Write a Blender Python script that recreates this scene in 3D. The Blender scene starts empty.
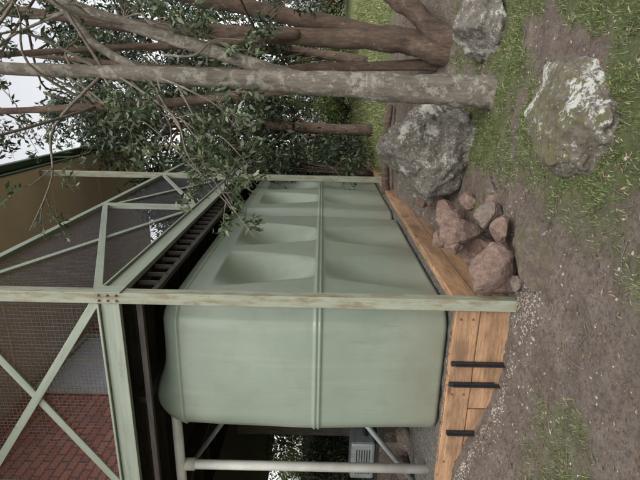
import bpy, math, random
import numpy as np
from mathutils import Vector, Matrix, noise
random.seed(7); rng=np.random.default_rng(7)
C=bpy.context; D=bpy.data
TH=math.radians(17.5); CS,SN=math.cos(TH),math.sin(TH)
EYE=1.6
def W(r,d,z):   # survey frame: r metres across, d metres ahead of the path corner -> world (Y = tank axis)
    return Vector((CS*r-SN*d, SN*r+CS*d, z))
def sm(a,b,x):
    t=max(0,min(1,(x-a)/(b-a))); return t*t*(3-2*t)

# ------------------------------------------------------------ materials
def newmat(name):
    m=D.materials.new(name); m.use_nodes=True
    nt=m.node_tree; b=nt.nodes['Principled BSDF']
    return m,nt,b
def N(nt,t,**k):
    n=nt.nodes.new(t)
    for a,v in k.items():
        if a in n.inputs.keys(): n.inputs[a].default_value=v
        else: setattr(n,a,v)
    return n
def ramp(nt,fac,stops,interp='LINEAR'):
    r=nt.nodes.new('ShaderNodeValToRGB'); r.color_ramp.interpolation=interp
    el=r.color_ramp.elements
    while len(el)<len(stops): el.new(0.5)
    for e,(p,c) in zip(el,stops):
        e.position=p; e.color=(*c,1) if len(c)==3 else c
    nt.links.new(fac,r.inputs[0]); return r.outputs[0]
def coords(nt,scale=(1,1,1),kind='Object'):
    tc=nt.nodes.new('ShaderNodeTexCoord'); mp=nt.nodes.new('ShaderNodeMapping')
    mp.inputs['Scale'].default_value=scale
    nt.links.new(tc.outputs[kind],mp.inputs[0]); return mp.outputs[0]
def noi(nt,vec,scale,detail=6,rough=.6):
    n=N(nt,'ShaderNodeTexNoise'); n.inputs['Scale'].default_value=scale
    n.inputs['Detail'].default_value=detail; n.inputs['Roughness'].default_value=rough
    nt.links.new(vec,n.inputs['Vector']); return n.outputs['Fac']
def mix(nt,f,a,b,mode='MIX'):
    m=nt.nodes.new('ShaderNodeMix'); m.data_type='RGBA'; m.blend_type=mode
    for s,v in ((m.inputs[0],f),(m.inputs[6],a),(m.inputs[7],b)):
        if hasattr(v,'is_output'): nt.links.new(v,s)
        elif isinstance(v,(int,float)): s.default_value=v
        else: s.default_value=(*v,1)
    return m.outputs[2]
def bump(nt,b,h,strength=.4,dist=.02):
    n=nt.nodes.new('ShaderNodeBump'); n.inputs['Strength'].default_value=strength
    n.inputs['Distance'].default_value=dist
    nt.links.new(h,n.inputs['Height']); nt.links.new(n.outputs[0],b.inputs['Normal'])
def simple(name,c1,c2,scale=6,rough=.6,bs=.2,bd=.005,stretch=(1,1,1),metal=0,lo=.35,hi=.65):
    m,nt,b=newmat(name); v=coords(nt,stretch); f=noi(nt,v,scale)
    nt.links.new(ramp(nt,f,[(lo,c1),(hi,c2)]),b.inputs['Base Color'])
    b.inputs['Roughness'].default_value=rough; b.inputs['Metallic'].default_value=metal
    f2=noi(nt,v,scale*6); bump(nt,b,f2,bs,bd); return m

def mk_paint(name,base,dirty,amt=.5,lo=.55):
    m,nt,b=newmat(name); v=coords(nt)
    f=noi(nt,coords(nt,(.6,8,8)),3.0); g=noi(nt,coords(nt,(.5,2,2)),9,9,.72)
    c=ramp(nt,f,[(.3,base),(.75,tuple(x*.72 for x in base))])
    w=ramp(nt,g,[(lo,(0,0,0)),(lo+.14,(amt,)*3)])
    nt.links.new(mix(nt,w,c,dirty),b.inputs['Base Color'])
    b.inputs['Roughness'].default_value=.55; bump(nt,b,g,.15,.004); return m
M_green=mk_paint('green_paint',(.285,.32,.255),(.15,.14,.09))
M_post=mk_paint('weathered_green_paint',(.285,.30,.225),(.17,.135,.075),.85,.47)
M_dgreen=mk_paint('dark_green_paint',(.055,.085,.06),(.05,.05,.04))
# tank
m,nt,b=newmat('green_polyethylene'); v=coords(nt)
f=noi(nt,v,1.3,4); st=noi(nt,coords(nt,(9,9,.5)),1.6,6,.65); g=noi(nt,v,60,3)
c=ramp(nt,f,[(.3,(.185,.222,.172)),(.7,(.222,.262,.207))])
c=mix(nt,ramp(nt,st,[(.48,(0,0,0)),(.78,(.5,)*3)]),c,(.27,.285,.235))
c=mix(nt,ramp(nt,noi(nt,v,5,9,.75),[(.52,(0,0,0)),(.75,(.5,)*3)]),c,(.16,.16,.125))
c=mix(nt,ramp(nt,noi(nt,coords(nt,(30,30,1.2)),1.3,5,.7),[(.60,(0,0,0)),(.70,(.35,)*3)]),c,(.12,.125,.09))
geo=nt.nodes.new('ShaderNodeSeparateXYZ'); nt.links.new(v,geo.inputs[0])
low=nt.nodes.new('ShaderNodeMapRange'); low.inputs[1].default_value=1.05; low.inputs[2].default_value=.45
nt.links.new(geo.outputs[2],low.inputs[0])
mm=nt.nodes.new('ShaderNodeMath'); mm.operation='MULTIPLY'; nt.links.new(low.outputs[0],mm.inputs[0])
nt.links.new(noi(nt,v,9,8,.7),mm.inputs[1])
c=mix(nt,mm.outputs[0],c,(.19,.155,.11))
nt.links.new(c,b.inputs['Base Color']); b.inputs['Roughness'].default_value=.36
bump(nt,b,g,.08,.003); M_tank=m
# timber
def mk_timber(name,a,bb,cc):
    m,nt,b=newmat(name); v=coords(nt,(1.0,16,16))
    f=noi(nt,v,2.5,10,.75); g=noi(nt,coords(nt,(.8,3,3)),2.2,5,.7)
    fine=noi(nt,coords(nt,(3,90,90)),2,4)
    c=ramp(nt,f,[(.30,a),(.48,bb),(.68,cc)])
    c=mix(nt,ramp(nt,g,[(.42,(0,0,0)),(.64,(.8,)*3)]),c,tuple(x*.62 for x in a))
    c=mix(nt,ramp(nt,fine,[(.53,(0,0,0)),(.68,(.6,)*3)]),c,tuple(x*.5 for x in a))
    kn=N(nt,'ShaderNodeTexVoronoi'); kn.inputs['Scale'].default_value=1.0
    nt.links.new(coords(nt,(2.1,6,6)),kn.inputs['Vector'])
    c=mix(nt,ramp(nt,kn.outputs['Distance'],[(.05,(.8,)*3),(.14,(0,0,0))]),c,(.10,.045,.02))
    nt.links.new(c,b.inputs['Base Color']); b.inputs['Roughness'].default_value=.75
    bump(nt,b,fine,.5,.005); return m
M_timber=mk_timber('treated_pine',(.22,.125,.07),(.365,.21,.11),(.46,.29,.165))
M_joist=simple('dark_weathered_timber',(.018,.014,.011),(.045,.036,.028),5,.8,stretch=(1,6,6))
M_fence=simple('grey_fence_timber',(.05,.042,.035),(.11,.095,.08),5,.85,stretch=(1,6,6))
M_black=simple('black_steel',(.008,.008,.009),(.02,.02,.022),20,.5)
M_rust=simple('rusty_steel',(.11,.045,.02),(.2,.1,.05),40,.8)
M_white=simple('white_pvc',(.50,.49,.44),(.64,.63,.58),5,.4)
M_grey=simple('galvanised_steel',(.23,.26,.26),(.33,.36,.35),10,.45,metal=.3)
M_wire=simple('mesh_wire',(.045,.04,.05),(.075,.07,.08),10,.6)
M_soffit=simple('beige_soffit',(.76,.61,.47),(.82,.68,.54),2,.8,.1)
M_glass=simple('window_glass',(.16,.17,.22),(.24,.26,.33),1.2,.12,.02)
M_curtain=simple('blind_fabric',(.50,.50,.60),(.62,.62,.72),2,.9,stretch=(1,1,9))
M_roof=simple('metal_roof',(.09,.11,.09),(.13,.15,.12),4,.5)
M_gravelbed=simple('crushed_gravel',(.10,.085,.07),(.32,.30,.26),45,.95,1,.03)
M_pebble=simple('pebble_stone',(.17,.14,.115),(.36,.325,.28),3,.9)
# brick
m,nt,b=newmat('red_brick'); br=N(nt,'ShaderNodeTexBrick')
tc=nt.nodes.new('ShaderNodeTexCoord'); sp=nt.nodes.new('ShaderNodeSeparateXYZ'); cb=nt.nodes.new('ShaderNodeCombineXYZ')
nt.links.new(tc.outputs['Object'],sp.inputs[0]); ad=nt.nodes.new('ShaderNodeMath'); nt.links.new(sp.outputs[0],ad.inputs[0]); nt.links.new(sp.outputs[1],ad.inputs[1])
nt.links.new(ad.outputs[0],cb.inputs[0]); nt.links.new(sp.outputs[2],cb.inputs[1]); nt.links.new(cb.outputs[0],br.inputs['Vector'])
br.inputs['Scale'].default_value=1; br.inputs['Brick Width'].default_value=.30; br.inputs['Row Height'].default_value=.14
br.inputs['Mortar Size'].default_value=.018; br.inputs['Color1'].default_value=(.55,.20,.13,1); br.inputs['Color2'].default_value=(.42,.135,.095,1)
br.inputs['Mortar'].default_value=(.16,.09,.075,1)
nt.links.new(br.outputs['Color'],b.inputs['Base Color']); b.inputs['Roughness'].default_value=.85; bump(nt,b,br.outputs['Fac'],-.4,.01); M_brick=m
# bark
def mk_bark(name,a,bb,lich,la=.5,sc=1):
    m,nt,b=newmat(name); v=coords(nt,(1,1,.22)); v2=coords(nt)
    f=noi(nt,v,22*sc,10,.75); g=noi(nt,v2,11,8,.72)
    c=ramp(nt,f,[(.32,a),(.62,bb)])
    c=mix(nt,ramp(nt,g,[(la,(0,0,0)),(la+.07,(.8,)*3)]),c,lich)
    c=mix(nt,ramp(nt,noi(nt,v2,3.1,4),[(.5,(0,0,0)),(.72,(.6,)*3)]),c,a)
    nt.links.new(c,b.inputs['Base Color']); b.inputs['Roughness'].default_value=.9
    bump(nt,b,f,1,.04); return m
M_bark1=mk_bark('lichened_grey_bark',(.085,.07,.05),(.24,.205,.165),(.37,.345,.29),.5)
M_bark2=mk_bark('brown_bark',(.045,.03,.022),(.18,.12,.085),(.25,.21,.17),.58)
M_twig=mk_bark('pale_twig_bark',(.13,.10,.075),(.28,.24,.19),(.36,.34,.29),.55)
# rock
def mk_rock(name,a,bb,lich,moss,lt=.58,mt=.3,ml=.85,ls=3.3,fw=.35):
    m,nt,b=newmat(name); v=coords(nt)
    f=noi(nt,v,4,10,.7); h=noi(nt,v,22,8,.7)
    c=ramp(nt,f,[(.3,a),(.7,bb)])
    c=mix(nt,ramp(nt,h,[(.4,(.6,)*3),(.6,(0,0,0))]),c,tuple(x*.4 for x in a))
    c=mix(nt,ramp(nt,noi(nt,v,2.2,8,.7),[(.5,(0,0,0)),(.62,(.6,)*3)]),c,tuple(x*.55 for x in a))
    if moss:
        g=nt.nodes.new('ShaderNodeNewGeometry'); s=nt.nodes.new('ShaderNodeSeparateXYZ'); nt.links.new(g.outputs['Normal'],s.inputs[0])
        mu=nt.nodes.new('ShaderNodeMath'); mu.operation='MULTIPLY'; nt.links.new(s.outputs[2],mu.inputs[0]); nt.links.new(noi(nt,v,4,10,.75),mu.inputs[1])
        c=mix(nt,ramp(nt,mu.outputs[0],[(mt,(0,0,0)),(mt+.1,(ml,)*3)]),c,moss)
    if lich:
        l=noi(nt,v,ls,9,.62)
        l2=mix(nt,fw,l,noi(nt,v,34,6,.7))
        c=mix(nt,ramp(nt,l2,[(lt,(0,0,0)),(lt+.035,(.9,)*3)]),c,lich)
        l3=mix(nt,.5,noi(nt,v,13,6,.7),noi(nt,v,48,4,.7))
        c=mix(nt,ramp(nt,l3,[(lt+.01,(0,0,0)),(lt+.04,(.7,)*3)]),c,tuple(x*.8 for x in lich))
    nt.links.new(c,b.inputs['Base Color']); b.inputs['Roughness'].default_value=.92
    bump(nt,b,h,1,.04); return m
M_boulder=mk_rock('lichened_boulder',(.12,.105,.085),(.27,.24,.20),(.46,.44,.39),(.10,.105,.04),.525,.46)
M_mossy=mk_rock('mossy_boulder',(.12,.10,.07),(.24,.205,.155),(.56,.56,.52),(.115,.11,.035),.545,.41,.7,2.3)
M_redrock=mk_rock('red_sandstone',(.20,.125,.095),(.36,.25,.20),None,None)
M_greyrock=mk_rock('brown_sandstone',(.17,.13,.10),(.31,.25,.205),None,None)
M_earthrock=mk_rock('earthy_rock',(.12,.09,.068),(.22,.175,.14),(.36,.34,.30),(.09,.09,.03),.60,.44)
# leaves
def mk_leaf(name,dark,mid,light,tr=.25):
    m,nt,b=newmat(name)
    at=N(nt,'ShaderNodeAttribute',attribute_name='tone')
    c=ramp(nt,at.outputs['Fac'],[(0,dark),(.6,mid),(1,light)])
    nt.links.new(c,b.inputs['Base Color']); b.inputs['Roughness'].default_value=.45
    t=nt.nodes.new('ShaderNodeBsdfTranslucent'); nt.links.new(c,t.inputs[0])
    ms=nt.nodes.new('ShaderNodeMixShader'); ms.inputs[0].default_value=tr
    out=nt.nodes['Material Output']
    nt.links.new(b.outputs[0],ms.inputs[1]); nt.links.new(t.outputs[0],ms.inputs[2]); nt.links.new(ms.outputs[0],out.inputs[0])
    return m
M_leaf=mk_leaf('olive_leaf',(.03,.047,.022),(.078,.108,.05),(.21,.24,.14))
M_leafd=mk_leaf('dark_leaf',(.015,.025,.014),(.045,.065,.032),(.12,.15,.07))
M_leafl=mk_leaf('light_leaf',(.06,.10,.02),(.20,.27,.07),(.38,.44,.14),.35)
M_grass=mk_leaf('grass_blade',(.05,.08,.022),(.125,.175,.05),(.33,.31,.15),.3)
M_litter=mk_leaf('dry_leaf',(.08,.045,.027),(.22,.14,.08),(.42,.32,.21),.1)

# ------------------------------------------------------------ mesh helpers
def link(o,parent=None):
    C.scene.collection.objects.link(o)
    if parent: o.parent=parent
    return o
def empty(name):
    e=D.objects.new(name,None); e.empty_display_size=.2; return link(e)
def mk(name,vs,fs,mat,parent=None,smooth=True):
    me=D.meshes.new(name); me.from_pydata([tuple(v) for v in vs],[],fs); me.update()
    if smooth: me.polygons.foreach_set('use_smooth',[True]*len(me.polygons))
    o=D.objects.new(name,me)
    if mat: me.materials.append(mat)
    return link(o,parent)
def beam(name,p1,p2,w,h,mat,parent=None,up=None,bev=.004):
    p1=Vector(p1);p2=Vector(p2); x=(p2-p1); L=x.length; x.normalize()
    u=Vector(up) if up else (Vector((0,0,1)) if abs(x.z)<.95 else Vector((0,1,0)))
    y=u.cross(x).normalized(); z=x.cross(y)
    a,b_,c=L/2,w/2,h/2
    vs=[(sx*a,sy*b_,sz*c) for sx in(-1,1) for sy in(-1,1) for sz in(-1,1)]
    fs=[(0,1,3,2),(4,6,7,5),(0,4,5,1),(2,3,7,6),(0,2,6,4),(1,5,7,3)]
    o=mk(name,vs,fs,mat,parent,False)
    M=Matrix((x,y,z)).transposed().to_4x4(); M.translation=(p1+p2)/2
    o.matrix_world=M
    if bev:
        md=o.modifiers.new('bevel','BEVEL'); md.width=min(bev,w*.2,h*.2); md.segments=2
    return o
def catmull(pts,rad,k=6):
    P=[Vector(p) for p in pts]; out=[];R=[]
    for i in range(len(P)-1):
        a=P[max(i-1,0)];b=P[i];c=P[i+1];d=P[min(i+2,len(P)-1)]
        for j in range(k):
            t=j/k
            out.append(.5*((2*b)+(c-a)*t+(2*a-5*b+4*c-d)*t*t+(3*b-a-3*c+d)*t**3)); R.append(rad[i]*(1-t)+rad[i+1]*t)
    out.append(P[-1]);R.append(rad[-1]); return out,R
def tube_data(pts,rad,n=10,k=6,jit=0.0,vs=None,fs=None):
    if vs is None: vs,fs=[],[]
    P,R=catmull(pts,rad,k); prev=None; b0=len(vs)
    for i,p in enumerate(P):
        t=(P[min(i+1,len(P)-1)]-P[max(i-1,0)]).normalized()
        a=t.orthogonal() if prev is None else (prev-t*prev.dot(t))
        a.normalize(); prev=a; bb=t.cross(a)
        for j in range(n):
            an=2*math.pi*j/n; dr=a*math.cos(an)+bb*math.sin(an)
            r=R[i]
            if jit: r*=1+jit*noise.noise((p+dr*R[i])*4.0)+jit*.7*noise.noise((p+dr*R[i])*14)
            vs.append(p+dr*r)
    for i in range(len(P)-1):
        for j in range(n):
            fs.append((b0+i*n+j,b0+i*n+(j+1)%n,b0+(i+1)*n+(j+1)%n,b0+(i+1)*n+j))
    fs.append(tuple(b0+j for j in range(n))[::-1]); fs.append(tuple(b0+(len(P)-1)*n+j for j in range(n)))
    return vs,fs
def tube(name,pts,rad,mat,parent=None,n=10,k=6,jit=0):
    vs,fs=tube_data(pts,rad,n,k,jit); return mk(name,vs,fs,mat,parent)
import bmesh
def rock(name,c,rad,mat,seed=0,sub=5,chop=0,rough=.18,rot=0,parent=None):
    bm=bmesh.new(); bmesh.ops.create_icosphere(bm,subdivisions=sub,radius=1)
    rs=random.Random(seed); planes=[]
    for i in range(chop):
        n=Vector((rs.uniform(-1,1),rs.uniform(-1,1),rs.uniform(-.6,1))).normalized(); planes.append((n,rs.uniform(.55,.8)))
    off=Vector((seed*3.7,seed*1.3,seed*2.1))
    for v in bm.verts:
        p=v.co.copy()
        for n,dd in planes:
            e=p.dot(n)-dd
            if e>0: p-=n*e*.92
        p*=1+rough*noise.fractal(p*1.3+off,1.0,2.0,4)*1.2+rough*.3*noise.fractal(p*6+off,1,2,4)
        v.co=Vector((p.x*rad[0],p.y*rad[1],p.z*rad[2]))
    me=D.meshes.new(name); bm.to_mesh(me); bm.free(); me.materials.append(mat)
    me.polygons.foreach_set('use_smooth',[True]*len(me.polygons))
    o=D.objects.new(name,me); link(o,parent); o.location=c; o.rotation_euler=(0,0,rot); return o
def quads(name,V,tone,mat,parent=None):
    n=len(V); me=D.meshes.new(name)
    me.vertices.add(n*4); me.vertices.foreach_set('co',V.reshape(-1).astype(np.float32))
    me.loops.add(n*4); me.loops.foreach_set('vertex_index',np.arange(n*4,dtype=np.int32))
    me.polygons.add(n); me.polygons.foreach_set('loop_start',np.arange(0,n*4,4,dtype=np.int32))
    try: me.polygons.foreach_set('loop_total',np.full(n,4,dtype=np.int32))
    except Exception: pass
    me.update(); me.validate()
    a=me.attributes.new('tone','FLOAT','FACE')
    a.data.foreach_set('value',tone.astype(np.float32))
    me.materials.append(mat); o=D.objects.new(name,me); return link(o,parent)
def leaf_quads(P,size,wr=.34,droop=.4,flat=False):
    n=len(P); d=rng.normal(size=(n,3)); d[:,2]-=droop
    if flat: d[:,2]*=.12
    d/=np.linalg.norm(d,axis=1,keepdims=True)
    s=np.cross(d,rng.normal(size=(n,3)) if not flat else np.array([[0,0,1.]])+.3*rng.normal(size=(n,3)))
    s/=np.linalg.norm(s,axis=1,keepdims=True)
    nn=np.cross(d,s)
    L=size*(.6+.8*rng.random((n,1))); w=L*wr*.5
    mid=P+d*L*.45+nn*L*.06
    return np.stack([P,mid+s*w,P+d*L-nn*L*.04,mid-s*w],axis=1)
def clump_points(cl,per):
    out=[];tn=[]
    for (c,r) in cl:
        m=int(per*random.uniform(.6,1.4)); q=rng.normal(size=(m,3))*.5
        out.append(np.array(c)+q*np.array(r)); t=random.uniform(-.2,.2)
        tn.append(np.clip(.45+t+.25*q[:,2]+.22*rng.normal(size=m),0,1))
    return np.concatenate(out),np.concatenate(tn)

# ------------------------------------------------------------ ground
def g(x,y):
    z=.30*sm(4.4,7.4,y)+.028*max(0,y-8)
    z=min(z,1.6)+.03
    z+=.33*sm(-2.2,-3.5,x)*sm(9,4,y)*sm(-1.5,1.5,y) if x<-2.2 else 0
    p=Vector((x,y,0))
    inbed=sm(-1.5,-1.75,x)*sm(3.3,3.6,y)*sm(12,11,y)*sm(-6,-4,x)
    rough=.022*noise.fractal(p*1.1,1,2,4)+.018*noise.fractal(p*5,1,2,3)+.009*noise.noise(p*19)
    near=max(0,1-abs(x)/14)*max(0,1-abs(y-4)/16)
    z+=rough*(.4+.6*near)
    z+=.03*math.exp(-((x+.1)**2/.5+(y-3.3)**2/.8))+.08*math.exp(-((x-.05)**2+(y-4.45)**2)/.12)
    if inbed>0: z=z*(1-inbed)+min(z,.36)*inbed
    return z
def axis(c,fine,half,n1,far,n2):
    a=[c-half+2*half*i/n1 for i in range(n1+1)]
    s=[half+(far-half)*((i/n2)**2.2) for i in range(1,n2+1)]
    return [c-q for q in s[::-1]]+a+[c+q for q in s]
XS=axis(-1,0,5,280,150,30); YS=axis(4.5,0,5,280,150,30)
vs=[(x,y,g(x,y)) for y in YS for x in XS]; nx=len(XS)
fs=[(j*nx+i,j*nx+i+1,(j+1)*nx+i+1,(j+1)*nx+i) for j in range(len(YS)-1) for i in range(nx-1)]
def farmask(x,y):
    n=noise.fractal(Vector((x*.5+9,y*.5,3)),1,2,4)
    return max(sm(8.4,10.2,y+1.4*n)*sm(-3,-1.5,x),sm(-7,-10,x))
def grassmask(x,y):
    n=noise.fractal(Vector((x*1.5+9,y*1.5,3)),1,2,4)
    a=sm(-1.0,-.35,x+.35*n)
    a*=1-.95*math.exp(-(((x+1.1)/.55)**2+((y-3.6)/.6)**2))
    a*=1-.9*sm(5.0,5.8,y+.5*n)*sm(10,8.6,y)
    b=.5*sm(-1.4,-1.8,x+.3*n)*sm(3.1,2.6,y+.3*n)*sm(-.2,.15,n)
    return max(0,min(1,max(a*sm(-.38,.04,n+.09),b)))
m,nt,b=newmat('ground_soil_and_grass'); v=coords(nt)
at=N(nt,'ShaderNodeAttribute',attribute_name='grass'); af=N(nt,'ShaderNodeAttribute',attribute_name='lawn')
f=noi(nt,v,3,10,.75); h=noi(nt,v,30,10,.78)
dirt=ramp(nt,f,[(.32,(.12,.088,.068)),(.5,(.20,.155,.125)),(.68,(.30,.25,.21))])
dirt=mix(nt,ramp(nt,h,[(.40,(.65,)*3),(.54,(0,0,0))]),dirt,(.06,.042,.03))
dirt=mix(nt,ramp(nt,noi(nt,v,120,3),[(.6,(0,0,0)),(.68,(.55,)*3)]),dirt,(.40,.35,.30))
gr=ramp(nt,noi(nt,v,12,8,.7),[(.3,(.07,.072,.03)),(.55,(.12,.14,.05)),(.75,(.23,.20,.11))])
c=mix(nt,at.outputs['Fac'],dirt,gr)
lawn=ramp(nt,noi(nt,v,2.2,10,.78),[(.32,(.13,.12,.055)),(.46,(.16,.185,.055)),(.6,(.25,.28,.09)),(.75,(.36,.34,.16))])  # far lawn coloured brighter: its sunlit look is put into the colour
lawn=mix(nt,ramp(nt,noi(nt,v,22,6,.8),[(.42,(.6,)*3),(.58,(0,0,0))]),lawn,(.07,.085,.03))
c=mix(nt,af.outputs['Fac'],c,lawn)
nt.links.new(c,b.inputs['Base Color']); b.inputs['Roughness'].default_value=.97; bump(nt,b,h,1,.04)
ground=mk('ground',vs,fs,m)
a=ground.data.attributes.new('grass','FLOAT','POINT')
a.data.foreach_set('value',[grassmask(p[0],p[1]) for p in vs])
a=ground.data.attributes.new('lawn','FLOAT','POINT')
a.data.foreach_set('value',[farmask(p[0],p[1]) for p in vs])

P=[];cnt=0
while len(P)<95000 and cnt<800000:
    cnt+=1
    x=random.uniform(-3.0,2.6); y=random.uniform(1.5,6.8)
    gm=grassmask(x,y)
    cl=.48+1.2*noise.noise(Vector((x*6,y*6,1)))+.4*noise.noise(Vector((x*19,y*19,4)))
    if random.random()<gm*max(0.03,cl): P.append((x,y,g(x,y)-.004))
nb=len(P)
for i in range(26000):   # taller lawn tufts further back
    x=random.uniform(-2.5,9); y=random.uniform(9.3,17)
    if farmask(x,y)>.4: P.append((x,y,g(x,y)-.01))
P=np.array(P); n=len(P); far=(np.arange(n)>=nb)
ang=rng.random(n)*6.283; L=(.014+.038*rng.random(n)**1.4)*np.where(far,3,1); lean=rng.random(n)*1.5
d=np.stack([np.cos(ang)*lean,np.sin(ang)*lean,np.ones(n)],1); d/=np.linalg.norm(d,axis=1,keepdims=True)
s=np.stack([-np.sin(ang),np.cos(ang),np.zeros(n)],1)*.0018*np.where(far,5,1)[:,None]
tip=P+d*L[:,None]; tip[:,2]-=L*lean*.2
midp=P+d*L[:,None]*.55
V=np.stack([P-s,P+s,midp+s*1.0,tip],1)
quads('grass_patch',V,np.clip(rng.normal(.55,.28,n)+.25*far,0,1),M_grass)
# leaf litter
P=[]
for i in range(13000):
    x=random.uniform(-3.6,3.4); y=random.uniform(1.2,9)
    if -4<x<-1.5 and y>3.4: continue
    if random.random()>.5+.8*noise.noise(Vector((x*2,y*2,5))): continue
    P.append((x,y,g(x,y)+.007))
for i in range(120):
    P.append((random.uniform(-4.1,-1.7),3.50+random.uniform(-.02,.03),.483))
    P.append((-1.638+random.uniform(-.03,.03),random.uniform(3.5,11),.483))
for i in range(300):
    P.append((random.uniform(-4.1,-1.7),random.uniform(3.55,11),.47))
P=np.array(P); V=leaf_quads(P,.036,.30,0,True)
quads('fallen_leaves',V,np.clip(rng.normal(.4,.28,len(P)),0,1),M_litter)
tv,tf=[],[]
for i in range(520):
    x=random.uniform(-3.2,2.6); y=random.uniform(1.6,7)
    if x<-1.5 and y>3.3: continue
    an=random.uniform(0,6.28); l=random.uniform(.03,.16); p0=Vector((x,y,g(x,y)+.006)); x2,y2=x+l*math.cos(an),y+l*math.sin(an)
    p2=Vector((x2,y2,g(x2,y2)+.008)); tube_data([p0,(p0+p2)/2+Vector((random.gauss(0,.01),random.gauss(0,.01),.004)),p2],[.003,.0025,.0015],4,2,0,tv,tf)
mk('fallen_twigs',tv,tf,M_twig)

def pebbles(name,pts,smin,smax,mat):
    vs=[];fs=[]
    bm=bmesh.new(); bmesh.ops.create_icosphere(bm,subdivisions=1,radius=1)
    bv=[v.co.copy() for v in bm.verts]; bf=[tuple(v.index for v in f.verts) for f in bm.faces]; bm.free()
    for p in pts:
        s=random.uniform(smin,smax)*random.uniform(.5,1.2); b0=len(vs); sx,sy,sz=[s*random.uniform(.6,1.3) for _ in range(3)]
        for v in bv: vs.append((p[0]+v.x*sx*random.uniform(.8,1.2),p[1]+v.y*sy*random.uniform(.8,1.2),p[2]+v.z*sz*.7))
        fs+= [tuple(b0+i for i in f) for f in bf]
    return mk(name,vs,fs,mat,None,False)
pp=[]
for i in range(900):
    x=random.gauss(-3.2,.6); y=3.38-abs(random.gauss(0,.10))
    if -4.2<x<-1.3: pp.append((x,y,g(x,y)))
for i in range(420):
    x=random.gauss(-1.5,.13);y=random.gauss(3.20,.12); pp.append((x,y,g(x,y)))
for i in range(1300):
    x=random.uniform(-3,2.5);y=random.uniform(1.3,6); pp.append((x,y,g(x,y)))
for i in range(500):
    x=random.uniform(-1.56,-1.25);y=random.uniform(3.5,9); pp.append((x,y,g(x,y)))
pebbles('gravel',pp,.004,.012,M_pebble)
cl=[]
for i in range(260):
    x=random.uniform(-2.8,-.3);y=random.uniform(1.6,3.6); cl.append((x,y,g(x,y)))
pebbles('soil_clods',cl,.008,.02,M_earthrock)

# ------------------------------------------------------------ sleeper bed
bed=empty('timber_sleeper_retaining_wall')
beam('front_sleeper_upper',(-4.2,3.50,.375),(-1.675,3.50,.375),.07,.205,M_timber,bed,bev=.008)
beam('front_sleeper_lower_right',(-2.62,3.507,.135),(-1.68,3.507,.135),.07,.265,M_timber,bed,bev=.008)
beam('front_sleeper_lower_left',(-4.2,3.505,.135),(-2.63,3.505,.135),.07,.265,M_timber,bed,bev=.008)
for i,(a,c_) in enumerate([(3.46,6.2),(6.21,9.1),(9.11,11.6)]):
    beam('side_sleeper_upper_%d'%i,(-1.70+.062,a,.375),(-1.70+.062,c_,.375),.07,.205,M_timber,bed,bev=.008)
    beam('side_sleeper_lower_%d'%i,(-1.70+.056,a,.135),(-1.70+.056,c_,.135),.07,.265,M_timber,bed,bev=.008)
for i,x in enumerate((-2.16,-2.36,-2.86)):
    beam('steel_bracket_%d'%i,(x,3.447,.02+.06*i),(x,3.447,.47-.03*(i==2)),.036,.03,M_black,bed,bev=.003)
    beam('steel_bracket_web_%d'%i,(x+.0,3.43,.02),(x+.0,3.43,.44),.008,.05,M_black,bed,bev=.001)
for i in range(3):
    for zz in (.43,.33):
        tube('bolt_%d_%d'%(i,int(zz*100)),[(-1.75-.72*i,3.455,zz),(-1.75-.72*i,3.466,zz)],[.008,.008],M_rust,bed,8,1)
gb=[];gf=[];na=60
for j in range(121):
    for i in range(na+1):
        x=-4.3+2.62*i/na; y=3.53+8.1*j/120
        gb.append((x,y,.435+.02*noise.fractal(Vector((x,y,0))*9,1,2,3)))
for j in range(120):
    for i in range(na):
        k=j*(na+1)+i; gf.append((k,k+1,k+na+2,k+na+1))
mk('gravel_bed',gb,gf,M_gravelbed)

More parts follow.
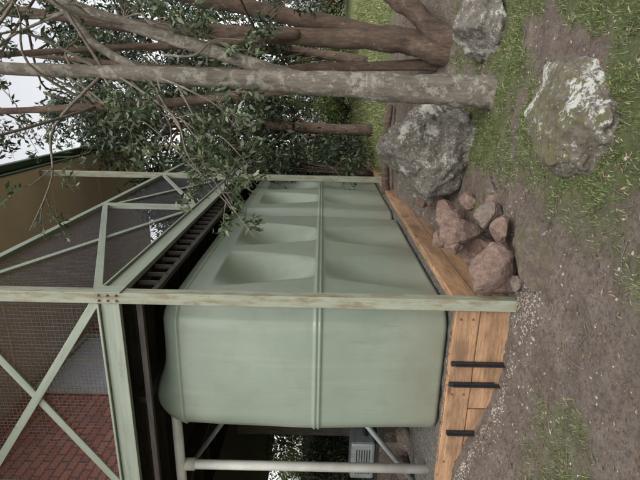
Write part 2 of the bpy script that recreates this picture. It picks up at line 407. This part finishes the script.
# ------------------------------------------------------------ tanks
def tank(name,x0,x1,y0,y1,z0,z1,seam=1.6):
    e=empty(name)
    hx,hy=(x1-x0)/2,(y1-y0)/2; cx,cy=(x0+x1)/2,(y0+y1)/2; r=.22
    per=[]
    def seg(ax,ay,bx,by,nx_,ny_,k):
        for i in range(k):
            t=i/k; per.append((ax+(bx-ax)*t,ay+(by-ay)*t,nx_,ny_))
    def arc(ox,oy,a0,k):
        for i in range(k):
            a=a0+math.pi/2*i/k; per.append((ox+r*math.cos(a),oy+r*math.sin(a),math.cos(a),math.sin(a)))
    seg(hx,-hy+r,hx,hy-r,1,0,150); arc(hx-r,hy-r,0,14)
    seg(hx-r,hy,-hx+r,hy,0,1,24); arc(-hx+r,hy-r,math.pi/2,14)
    seg(-hx,hy-r,-hx,-hy+r,-1,0,150); arc(-hx+r,-hy+r,math.pi,14)
    seg(-hx+r,-hy,hx-r,-hy,0,-1,40); arc(hx-r,-hy+r,1.5*math.pi,14)
    lev=[]
    for i in range(5):
        a=math.pi/2*i/4; lev.append((z0+.04*(1-math.cos(a)),-.04*(1-math.sin(a))))
    K=190
    for i in range(1,K): lev.append((z0+.04+(z1-.16-z0-.04)*i/K,0))
    for i in range(0,10):
        a=math.pi/2*i/9; lev.append((z1-.16+.16*math.sin(a),-.22*(1-math.cos(a))))
    lipz=z1-.17
    dim=[(-hy+.95,.50),(-hy+2.2,.50)]
    vs=[]
    for z,ins in lev:
        for (px,py,nx_,ny_) in per:
            o=ins
            dz=z-seam
            o+=.018*math.exp(-((abs(dz)-.020)/.010)**2)
            o+=.018*math.exp(-((z-lipz)/.014)**2)
            hh=(z-z0)/(z1-z0)
            o+=.03*math.sin(math.pi*hh)+.010*noise.noise(Vector((px*1.3,py*1.3,z*1.6)))
            if abs(ny_)>.9: o+=.04*(1-(px/hx)**2)*math.sin(math.pi*hh)
            if abs(nx_)>.9:
                for yc,w in dim:
                    t=(z-(seam+.05))/1.0
                    if 0<t<1:
                        ww=w*(.62+.5*t)
                        q=abs(py-yc)/ww
                        if q<1:
                            dep=.25*math.sin(math.pi*t**.8)**.9
                            o-=dep*(1-q**2)**1.5
                    t2=((seam-.06)-z)/1.05
                    if 0<t2<1:
                        ww=w*(.62+.5*t2); q=abs(py-yc)/ww
                        if q<1: o-=.10*math.sin(math.pi*t2)**.9*(1-q**2)**1.4
            # corner of the roof swept up into a moulded lifting lug
            zz=z
            if z>z1-.16:
                k_=(z-(z1-.16))/.16
                for sy in(-1,1):
                    dx=(px-(-hx+.30))/.26; dy=(py-sy*(hy-.02))/.22
                    zz+=.13*k_*math.exp(-dx*dx-dy*dy)
            vs.append((cx+px+nx_*o,cy+py+ny_*o,zz))
    n=len(per); fs=[]
    for i in range(len(lev)-1):
        for j in range(n):
            fs.append((i*n+j,i*n+(j+1)%n,(i+1)*n+(j+1)%n,(i+1)*n+j))
    b0=len(vs); vs.append((cx,cy,z1+.05)); k=(len(lev)-1)*n
    for j in range(n): fs.append((k+j,k+(j+1)%n,b0))
    fs.append(tuple(range(n))[::-1])
    mk('tank_shell',vs,fs,M_tank,e)
    tube('inlet_lid',[(cx,cy-.9,z1),(cx,cy-.9,z1+.1),(cx,cy-.9,z1+.12)],[.25,.25,.22],M_black,e,24,1)
    return e
tank('rainwater_tank',-3.12,-1.80,3.70,6.98,.45,3.03)
tank('rainwater_tank.001',-3.12,-1.80,7.12,10.5,.45,2.98)

# ------------------------------------------------------------ verandah
ver=empty('verandah')
PX,PY=-1.585,3.42; DZ=3.275; RZ=4.70; TOP=7.05
beam('corner_post',(PX,PY,-.2),(PX,PY,TOP),.095,.095,M_post,ver,up=(0,1,0))
beam('side_post',(PX,9.0,.05),(PX,9.0,TOP),.10,.10,M_post,ver,up=(0,1,0))
beam('side_post_far',(PX,13.8,.05),(PX,13.8,TOP),.10,.10,M_post,ver,up=(0,1,0))
beam('left_post',(-3.55,PY,DZ+.09),(-3.55,PY,TOP),.09,.09,M_green,ver,up=(0,1,0))
beam('far_left_post',(-5.4,PY,.2),(-5.4,PY,TOP),.10,.10,M_green,ver,up=(0,1,0))
beam('front_edge_beam',(-5.5,PY+.0,DZ),(PX-.051,PY+.0,DZ),.05,.15,M_green,ver)
beam('side_edge_beam',(PX,PY+.051,DZ),(PX,14,DZ),.05,.15,M_green,ver)
beam('side_beam_flange',(PX,PY+.056,DZ+.088),(PX,14,DZ+.088),.10,.02,M_green,ver)
beam('front_beam_flange',(-5.5,PY,DZ+.088),(PX-.056,PY,DZ+.088),.10,.02,M_green,ver)
beam('side_top_rail',(PX,PY+.055,RZ),(PX,14,RZ),.05,.075,M_green,ver)
beam('front_top_rail',(-5.5,PY,RZ),(PX-.055,PY,RZ),.05,.075,M_green,ver)
for i,y in enumerate((6.45,11.5)):
    beam('side_mid_post_%d'%i,(PX,y,DZ+.10),(PX,y,RZ-.04),.07,.07,M_green,ver,up=(0,1,0))
def X(nm,a,b_,off):
    (ax,ay),(bx,by)=a,b_; zl,zh=DZ+.12,RZ-.05
    o=Vector(off)
    beam(nm+'_brace_a',Vector((ax,ay,zl))+o,Vector((bx,by,zh))+o,.018,.07,M_green,ver)
    beam(nm+'_brace_b',Vector((ax,ay,zh))-o,Vector((bx,by,zl))-o,.018,.07,M_green,ver)
ys=[PY+.05,6.42,6.48,8.95,9.05,11.47,11.53,13.75]
for i in range(0,8,2): X('side_%d'%i,(PX,ys[i]),(PX,ys[i+1]),(.012,0,0))
X('front_0',(PX-.05,PY),(-3.51,PY),(0,-.012,0)); X('front_1',(-3.59,PY),(-5.35,PY),(0,-.012,0))
def screen(name,a,b_,zl,zh,st=.034,w=.003):
    a=Vector((a[0],a[1],0)); b_=Vector((b_[0],b_[1],0)); d=(b_-a); L=d.length; d.normalize(); nrm=Vector((-d.y,d.x,0))
    vs=[];fs=[]
    def bar(p,q,s1,s2):
        b0=len(vs)
        for r_ in(p,q):
            for (i,j) in((-1,-1),(1,-1),(1,1),(-1,1)): vs.append(r_+s1*i*w/2+s2*j*w/2)
        for i in range(4): fs.append((b0+i,b0+(i+1)%4,b0+4+(i+1)%4,b0+4+i))
    k=int(L/st)
    for i in range(k+1):
        p=a+d*(i*L/k); bar(p+Vector((0,0,zl)),p+Vector((0,0,zh)),d,nrm)
    k=int((zh-zl)/st)
    for i in range(k+1):
        z=Vector((0,0,zl+(zh-zl)*i/k)); bar(a+z,b_+z,Vector((0,0,1)),nrm)
    mk(name,vs,fs,M_wire,ver,False)
screen('front_wire_screen',(-5.4,PY+.035),(PX,PY+.035),DZ+.1,RZ)
screen('side_wire_screen',(PX-.035,PY),(PX-.035,13.8),DZ+.1,RZ)
beam('joint_plate',(PX+.055,PY,DZ-.11),(PX+.055,PY,DZ+.12),.13,.008,M_green,ver,up=(1,0,0))
for dz in(-.07,0,.07):
    for dx in (-.02,.025):
        tube('bolt_%d_%d'%(dz*100,dx*1000),[(PX+dx,PY-.046,DZ+dz),(PX+dx,PY-.06,DZ+dz)],[.009,.009],M_rust,ver,6,1)
beam('bearer_a',(-2.7,3.6,DZ-.10),(-2.7,14,DZ-.10),.07,.10,M_joist,ver)
beam('bearer_b',(-4.3,3.6,DZ-.14),(-4.3,14,DZ-.14),.07,.19,M_joist,ver)
y=3.75;i=0
while y<14:
    beam('joist_%d'%i,(-5.5,y,DZ+.02),(PX-.03,y,DZ+.02),.045,.13,M_joist,ver,bev=0); y+=.42; i+=1
x=PX-.1;i=0
while x>-5.5:
    beam('deck_board_%d'%i,(x,PY+.04,DZ+.103),(x,14,DZ+.103),.115,.03,M_joist,ver,bev=0); x-=.122; i+=1
for i in range(44):
    yy=3.62+.2*i
    beam('side_packer_%d'%i,(PX-.05,yy,DZ-.078),(PX-.05,yy,DZ-.26),.04,.014,M_joist,ver,up=(0,1,0),bev=0)
beam('side_lower_beam',(PX-.06,3.56,DZ-.27),(PX-.06,13.9,DZ-.27),.045,.05,M_joist,ver)
beam('front_lower_beam',(-5.4,3.50,DZ-.20),(PX-.1,3.50,DZ-.20),.045,.05,M_joist,ver)

fr=empty('steel_brace_frame')
tube('brace_rising',[(-3.2,4.6,2.35),(-4.4,4.6,3.15)],[.03,.03],M_grey,fr,12,1)
tube('brace_falling',[(-3.25,4.35,1.25),(-4.3,4.35,.45)],[.03,.03],M_grey,fr,12,1)
tube('stanchion',[(-4.7,4.6,.2),(-4.7,4.6,3.15)],[.04,.04],M_grey,fr,12,1)
pv=empty('downpipe')
pz=W(-2.36,4.85,0)
tube('vertical_pipe',[(pz.x,pz.y,.42),(pz.x,pz.y,2.9),(pz.x,pz.y,2.96)],[.048,.048,.048],M_white,pv,20,1)
tube('horizontal_pipe',[(pz.x-1.6,pz.y-.03,2.99),(-3.0,pz.y-.03,2.99)],[.05,.05],M_white,pv,20,1)
tube('elbow_collar',[(pz.x,pz.y,2.85),(pz.x,pz.y,3.03)],[.062,.062],M_white,pv,20,1)
pu=empty('water_pump')
c0=W(-3.0,6.6,0)
beam('pump_cover',(c0.x-.3,c0.y,.95),(c0.x+.3,c0.y,.95),.35,.34,M_grey,pu,bev=.04)
beam('pump_base',(c0.x-.33,c0.y,.76),(c0.x+.33,c0.y,.76),.4,.04,M_black,pu)
for k in range(6): beam('vent_%d'%k,(c0.x-.2,c0.y-.178,.86+.035*k),(c0.x+.2,c0.y-.178,.86+.035*k),.01,.012,M_black,pu,bev=0)
beam('pump_plinth',(c0.x-.4,c0.y,.55),(c0.x+.4,c0.y,.55),.5,.38,M_earthrock,pu)
tube('pump_hose',[(c0.x+.3,c0.y,.9),(c0.x+.5,c0.y,.9),(c0.x+.6,c0.y-.1,.5)],[.03,.03,.03],M_black,pu,10,5)
fe=empty('paling_fence')
p0=W(-9.5,12.5,0); p1=W(-3.0,14.5,0); dd=(p1-p0); nn_=int(dd.length/.11)
for i in range(nn_):
    q=p0+dd*(i/nn_); zt=2.0+random.uniform(-.03,.03)
    beam('paling_%d'%i,(q.x,q.y,.1),(q.x,q.y,zt),.10,.018,M_fence,fe,up=(-dd.y/dd.length,dd.x/dd.length,0),bev=0)
for zz in (.6,1.8): beam('rail_%d'%(zz*10),(p0.x,p0.y+.04,zz),(p1.x,p1.y+.04,zz),.05,.07,M_fence,fe,bev=0)

# ------------------------------------------------------------ house
ho=empty('brick_house')
beam('side_wall',(-5.62,1,5.25),(-5.62,14,5.25),.22,3.6,M_brick,ho,bev=0)
beam('end_wall',(-12,14.1,5.25),(-5.5,14.1,5.25),.22,3.6,M_brick,ho,bev=0)
beam('front_wall',(-12,1.1,5.25),(-5.75,1.1,5.25),.22,3.6,M_brick,ho,bev=0)
beam('floor_slab',(-12,7.5,3.25),(-5.52,7.5,3.25),13.2,.26,M_joist,ho,bev=0)
beam('soffit',(-12,7.5,TOP+.02),(PX+.1,7.5,TOP+.02),13.6,.03,M_soffit,ho,bev=0)
for i in range(7): beam('soffit_batten_%d'%i,(-5.5,1.3+2*i,TOP),(PX,1.3+2*i,TOP),.03,.014,M_soffit,ho,bev=0)
beam('fascia',(PX+.12,.7,TOP+.12),(PX+.12,14.3,TOP+.12),.03,.26,M_dgreen,ho)
beam('gutter',(PX+.21,.7,TOP+.17),(PX+.21,14.3,TOP+.17),.13,.12,M_dgreen,ho,bev=.02)
beam('roof',(-7,7.5,TOP+1.3),(PX+.2,7.5,TOP+.28),13.8,.05,M_roof,ho,bev=0)
for i,(a,c_) in enumerate(((7.5,9.6),(10.0,13.2))):
    beam('window_%d_glass'%i,(-5.49,a,5.5),(-5.49,c_,5.5),.02,2.8,M_glass,ho,bev=0)
    beam('window_%d_blind'%i,(-5.47,a+.1,6.0),(-5.47,c_-.1,6.0),.01,1.7,M_curtain,ho,bev=0)
    for yy in(a,(a+c_)/2,c_): beam('window_%d_mullion_%.1f'%(i,yy),(-5.46,yy,4.05),(-5.46,yy,6.88),.07,.07,M_white,ho,up=(0,1,0))
    beam('window_%d_head'%i,(-5.45,a,6.92),(-5.45,c_,6.92),.08,.07,M_white,ho); beam('window_%d_sill'%i,(-5.45,a,4.02),(-5.45,c_,4.02),.1,.07,M_white,ho)
for i in range(5):
    beam('pier_%d'%i,(-6.2,2+2.8*i,.1),(-6.2,2+2.8*i,3.12),.25,.25,M_fence,ho,up=(0,1,0),bev=0)

# ------------------------------------------------------------ rocks
p=W(1.02,5.2,0); rock('boulder',(p.x,p.y,.36),(.48,.58,.55),M_boulder,4,6,2,.2,.4)
p=W(.84,2.92,0); rock('mossy_boulder',(p.x,p.y,.0),(.34,.54,.25),M_mossy,5,6,1,.16,-.2)
p=W(2.0,4.3,0); rock('boulder.001',(p.x,p.y,.12),(.32,.34,.26),M_boulder,21,5,3,.2,.9)
p=W(-.02,3.32,0); rock('embedded_rock',(p.x,p.y,.015),(.38,.28,.16),M_earthrock,8,5,3,.2,.5)
p=W(.3,4.35,0); rock('embedded_rock.001',(p.x,p.y,.0),(.3,.25,.15),M_earthrock,18,5,3,.2,.1)
p=W(1.2,3.9,0); rock('embedded_rock.002',(p.x,p.y,-.05),(.3,.2,.1),M_earthrock,28,5,3,.2,.1)
R=[(-.22,3.72,.20,.23,.19,.22),(.10,4.0,.42,.19,.17,.18),(.24,4.05,.14,.15,.13,.12),(-.02,3.95,.46,.10,.1,.08),
   (-.05,4.15,.22,.17,.2,.2),(.02,3.55,.06,.11,.1,.09),(.36,4.15,.08,.09,.1,.07),(.2,4.5,.35,.15,.15,.15),(-.12,3.5,.04,.09,.07,.05),(.3,4.8,.3,.16,.12,.12),
   (.12,3.8,.14,.13,.12,.11),(.5,5.4,.3,.14,.12,.12),(.55,5.8,.32,.12,.12,.1),(.02,4.3,.5,.09,.1,.08),(-.3,3.6,.08,.07,.08,.05),(.42,4.6,.15,.11,.1,.09)]
for i,(r_,d_,z_,a_,b_,c_) in enumerate(R):
    q=W(r_,d_,z_); rock('sandstone_rock'+('' if i==0 else '.%03d'%i),q,(a_,b_,c_),M_greyrock if i%3==2 else M_redrock,30+i*5,5,12,.10,i*1.1)
for i in range(14):
    q=W(random.uniform(-3.3,-2.2),random.uniform(5.2,7),.46); rock('field_stone'+('' if i==0 else '.%03d'%i),q,(random.uniform(.08,.2),)*2+(.12,),M_earthrock,80+i,3,6,.12,i)

# ------------------------------------------------------------ trees
def interp(path,t):
    P,_=catmull(path,[1]*len(path),8); return P[int(t*(len(P)-1))]
t1=empty('gum_tree')
def Wl(l): return [W(*p) for p in l]
trunk=Wl([(1.36,4.2,-.35),(1.368,4.2,.02),(1.372,4.2,.2),(1.378,4.2,.86),(1.42,4.2,1.76),(1.44,4.2,2.67),(1.472,4.2,3.57),(1.49,4.2,4.6),(1.6,4.3,7)])
tube('trunk',trunk,[.24,.168,.143,.124,.10,.082,.064,.055,.03],M_bark1,t1,26,12,.16)
for i in range(5):
    an=i*1.3+.4; b0=W(1.368,4.2,.12); e_=b0+Vector((math.cos(an)*.3,math.sin(an)*.3,-.16))
    tube('root_%d'%i,[b0,(b0+e_)/2+Vector((0,0,-.02)),e_],[.08,.06,.02],M_bark1,t1,10,5,.2)
st2=Wl([(1.41,4.2,1.6),(1.33,4.25,2.2),(1.25,4.3,2.9),(1.2,4.35,3.7),(1.14,4.35,4.6),(1.05,4.3,6)])
tube('second_stem',st2,[.055,.048,.042,.036,.032,.02],M_bark2,t1,12,8,.15)
st3=Wl([(1.43,4.2,1.8),(1.62,4.15,2.45),(1.85,4.1,3.3),(2.1,4.0,4.2),(2.4,3.9,5.3)])
tube('right_limb',st3,[.07,.06,.053,.046,.03],M_bark1,t1,12,8,.15)
st4=Wl([(1.46,4.2,3.2),(1.8,4.4,3.75),(2.15,4.5,4.1),(2.6,4.5,4.6)])
tube('upper_limb',st4,[.045,.04,.035,.03],M_bark1,t1,10,8,.15)
bv,bf=[],[]; leafP=[]
def twig(start,end,r0,sag=.12,subs=5,spread=.28,dens=26,depth=0,vs=bv,fs=bf,store=leafP):
    a=Vector(start);b_=Vector(end)
    midp=(a+b_)/2+Vector((random.uniform(-1,1),random.uniform(-1,1),random.uniform(-.2,1)))*sag*(b_-a).length
    q=(a*.3+b_*.7)+Vector((random.uniform(-1,1),random.uniform(-1,1),random.uniform(-.5,.8)))*sag*.6*(b_-a).length
    path=[a,midp,q,b_]
    tube_data(path,[r0,r0*.75,r0*.5,r0*.22],6,5,0,vs,fs)
    P,_=catmull(path,[1]*4,10)
    if depth<2:
        for i in range(subs):
            t=random.uniform(.5,1); s=P[int(t*(len(P)-1))]
            dr=Vector((random.gauss(0,1),random.gauss(0,1),random.gauss(-.1,.8))).normalized()*spread*random.uniform(.6,1.3)+(b_-a).normalized()*spread*.5
            twig(s,s+dr,r0*.4,.15,3,spread*.55,dens,depth+1,vs,fs,store)
    if depth>0:
        for i in range(dens if depth==2 else dens//2):
            t=random.uniform(.25,1); s=P[int(t*(len(P)-1))]; store.append(s+Vector([random.gauss(0,.018) for _ in range(3)]))
tips=[((.215,3.85,2.31),(1.47,4.2,3.5)),((.0,3.75,2.12),(1.47,4.2,3.2)),((.52,3.9,2.6),(1.46,4.2,3.4)),((.77,4.0,2.87),(1.46,4.2,3.6)),
      ((.6,3.85,2.2),(1.44,4.2,2.95)),((.9,3.9,2.3),(1.44,4.2,3.1)),((1.7,4.0,2.3),(1.6,4.1,3.0)),((1.0,4.1,3.3),(1.48,4.2,4.0)),
      ((.8,4.2,3.2),(1.48,4.2,4.2)),((1.9,4.0,2.9),(1.85,4.1,3.5)),((.75,3.9,2.6),(1.44,4.2,3.1))]
for e_,s_ in tips: twig(W(*s_),W(*e_),.012,.13,4,.24,13)
mk('leafy_twigs',bv,bf,M_twig,t1)
LP=np.array(leafP); print('LEAVES',len(LP))
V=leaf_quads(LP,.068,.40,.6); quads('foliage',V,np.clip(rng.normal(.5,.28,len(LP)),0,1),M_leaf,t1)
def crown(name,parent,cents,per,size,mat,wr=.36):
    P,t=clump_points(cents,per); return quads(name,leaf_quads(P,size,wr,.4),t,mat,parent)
hv,hf,hl=[],[],[]
def limbset(origin,n,cone,length,r0):
    for i in range(n):
        e_=Vector(origin)+Vector((random.gauss(0,cone),random.gauss(0,cone),random.uniform(.2,1)))*length
        twig(origin,e_,r0,.15,5,length*.3,6,0,hv,hf,hl)
for p_ in trunk[6:]+st2[3:]+st3[2:]+st4[2:]: limbset(p_,3,.8,1.1,.016)
mk('crown_twigs',hv,hf,M_twig,t1)
LP=np.array(hl)
quads('crown_foliage',leaf_quads(LP,.07,.38,.4),np.clip(rng.normal(.35,.25,len(LP)),0,1),M_leaf,t1)

t2=empty('paperbark_tree')
S=[([(2.2,5.5,-.3),(2.28,5.5,.3),(2.37,5.5,.87),(2.45,5.6,2.4),(2.54,5.6,3.94),(2.66,5.6,5.2),(2.8,5.7,7)],[.2,.15,.12,.09,.075,.06,.03]),
   ([(2.25,5.4,-.3),(2.4,5.4,.25),(2.8,5.35,.75),(3.3,5.3,1.6),(3.8,5.2,3.3),(4.1,5.2,5.5)],[.2,.14,.12,.11,.09,.04]),
   ([(2.3,5.6,-.2),(2.6,5.7,1.3),(2.95,5.8,3.0),(3.35,5.9,5),(3.6,6,7)],[.16,.10,.09,.07,.04]),
   ([(2.2,5.7,-.2),(2.15,5.8,1.6),(2.12,5.9,3.2),(2.3,6,5.4)],[.08,.05,.04,.03]),
   ([(2.42,5.5,1.9),(2.2,5.3,2.9),(2.1,5.2,3.9),(1.95,5.1,5.2)],[.055,.045,.035,.03])]
for i,(l,rd) in enumerate(S): tube('stem_%d'%i,Wl(l),rd,M_bark2,t2,16,10,.3)
hv2,hf2,hl2=[],[],[]
def limbs2(o,n,L,vs,fs,st,r0=.018):
    for i in range(n):
        e_=Vector(o)+Vector((random.gauss(0,.8),random.gauss(0,.8),random.uniform(0,.9)))*L
        twig(o,e_,r0,.15,5,L*.3,11,0,vs,fs,st)
for l,rd in S[:4]:
    for p_ in Wl(l)[3:]: limbs2(p_,3,1.3,hv2,hf2,hl2)
mk('twigs',hv2,hf2,M_bark2,t2)
LP=np.array(hl2); quads('foliage',leaf_quads(LP,.09,.36,.4),np.clip(rng.normal(.35,.25,len(LP)),0,1),M_leafd,t2)

def bgtree(name,r_,d_,h,rad,mat=M_leafd,clumps=60,per=110,size=.2,base=.25):
    e=empty(name); o=W(r_,d_,0); z0=g(o.x,o.y)-.1
    tp=[o+Vector((0,0,z0)),o+Vector((random.gauss(0,.15),0,z0+h*.35)),o+Vector((random.gauss(0,.3),random.gauss(0,.3),z0+h*.7)),o+Vector((random.gauss(0,.4),0,z0+h))]
    tube('trunk',tp,[.14,.11,.07,.03],M_bark2,e,10,6,.2)
    cl=[];vs,fs=[],[]
    for i in range(clumps):
        zz=h*(base+(1-base)*random.random()); k=math.sin(math.pi*min(1,max(.12,(zz/h-base)/(1-base)*.8+.15)))
        an=random.uniform(0,6.28); rr=rad*k*math.sqrt(random.random())
        c_=o+Vector((rr*math.cos(an),rr*math.sin(an),z0+zz)); cl.append((c_,(.55,.55,.4)))
        s_=interp(tp,max(.1,min(.95,zz/h-.12)))
        tube_data([s_,(s_+c_)/2+Vector((0,0,.15)),c_],[.03,.018,.008],5,4,0,vs,fs)
    mk('limbs',vs,fs,M_bark2,e); crown('foliage',e,cl,per,size,mat); return e
bg=[(1.0,12.5,6.0,1.6),(2.6,11.0,7.0,1.7),(4.6,12,8,2.0),(3.6,15,10,2.4),(6.5,15,9,2.4),(1.8,17,8,2.2),(-7.0,18,6,2.6),(-10,18,7,2.8),(-4.5,19,6,2.4),(9.5,18,8,2.6),(6.0,21,8,3.0)]
for i,(r_,d_,h,rad) in enumerate(bg): bgtree('background_tree'+('' if i==0 else '.%03d'%i),r_,d_,h,rad,base=.08 if (r_<0 or i>8) else .25,size=.17)
def shrub(name,r_,d_,rx,ry,hz,mat,n=40,per=120,size=.11):
    o=W(r_,d_,0); z0=g(o.x,o.y); cl=[]
    e=empty(name); vs,fs=[],[]
    for i in range(n):
        an=random.uniform(0,6.28); k=math.sqrt(random.random()); zz=random.uniform(.1,1)*hz
        q=1-.5*(zz/hz)**2
        c_=o+Vector((rx*k*q*math.cos(an),ry*k*q*math.sin(an),z0+zz)); cl.append((c_,(.3,.3,.25)))
        tube_data([o+Vector((0,0,z0)),(o+c_)/2+Vector((0,0,z0*.5+.1)),c_],[.02,.014,.005],4,3,0,vs,fs)
    mk('stems',vs,fs,M_bark2,e); crown('foliage',e,cl,per,size,mat)
SH=[(1.45,10.2,.8,.8,2.8,M_leafd),(.9,12.5,1.2,1,3.8,M_leafd),(2.3,13.5,.9,.9,1.6,M_leafd),(-5.2,11.5,1.0,.8,1.3,M_leafd),(-6.2,15,2.2,1,2.9,M_leafl),(-4.0,16,2.2,1,2.9,M_leafl),(-2.8,13.5,1.2,1,2.4,M_leafd),
    (5.5,15,2,1.5,2.2,M_leafl),(3.2,20,2.5,1,2.0,M_leafl),(7,20,3,1,2.5,M_leafl),(.2,18,2.5,1,3,M_leafl),(-8.5,16,2.2,1,2.9,M_leafl),(10,19,3,1.5,3,M_leafd),(4.8,17,2,1,1.8,M_leafd)]
for i,s_ in enumerate(SH): shrub('shrub'+('' if i==0 else '.%03d'%i),*s_)
lg=empty('fallen_log'); q=W(1.6,8.0,0)
tube('log',[(q.x-.8,q.y,.45),(q.x,q.y+.1,.5),(q.x+.7,q.y+.3,.42)],[.08,.07,.05],M_bark2,lg,12,6,.2)

# ------------------------------------------------------------ light
w=D.worlds.new("World"); C.scene.world=w; w.use_nodes=True; nt=w.node_tree
sky=nt.nodes.new('ShaderNodeTexSky'); sky.sky_type='NISHITA'; sky.sun_disc=False
EL,AZ=math.radians(52),math.radians(150)
sky.sun_elevation=EL; sky.sun_rotation=AZ; sky.dust_density=3; sky.air_density=1
hs=nt.nodes.new('ShaderNodeHueSaturation'); hs.inputs['Saturation'].default_value=.12; hs.inputs['Value'].default_value=2.1
nt.links.new(sky.outputs[0],hs.inputs['Color']); nt.links.new(hs.outputs[0],nt.nodes['Background'].inputs[0])
nt.nodes['Background'].inputs[1].default_value=.15
sl=D.lights.new('sun','SUN'); sl.energy=1.2; sl.angle=math.radians(20); sl.color=(1,.97,.92)
so=D.objects.new('sun',sl); link(so)
sd=Vector((math.sin(AZ)*math.cos(EL),math.cos(AZ)*math.cos(EL),math.sin(EL)))
so.rotation_euler=sd.to_track_quat('Z','Y').to_euler(); so.location=(0,0,12)

# ------------------------------------------------------------ camera (held sideways: world up points to image left)
cd=D.cameras.new('camera'); cam=D.objects.new('camera',cd); link(cam)
cd.sensor_width=36; cd.lens=26.2; cd.clip_end=500; cd.clip_start=.05
F=Vector((-SN,CS,0)); Rt=Vector((CS,SN,0)); Z=Vector((0,0,1))
M=Matrix((-Z,Rt,-F)).transposed()
M=Matrix.Rotation(math.radians(-1.2),3,F)@M
M4=M.to_4x4(); M4.translation=(0,0,EYE); cam.matrix_world=M4
C.scene.camera=cam
C.scene.view_settings.view_transform='Standard'; C.scene.view_settings.look='None'
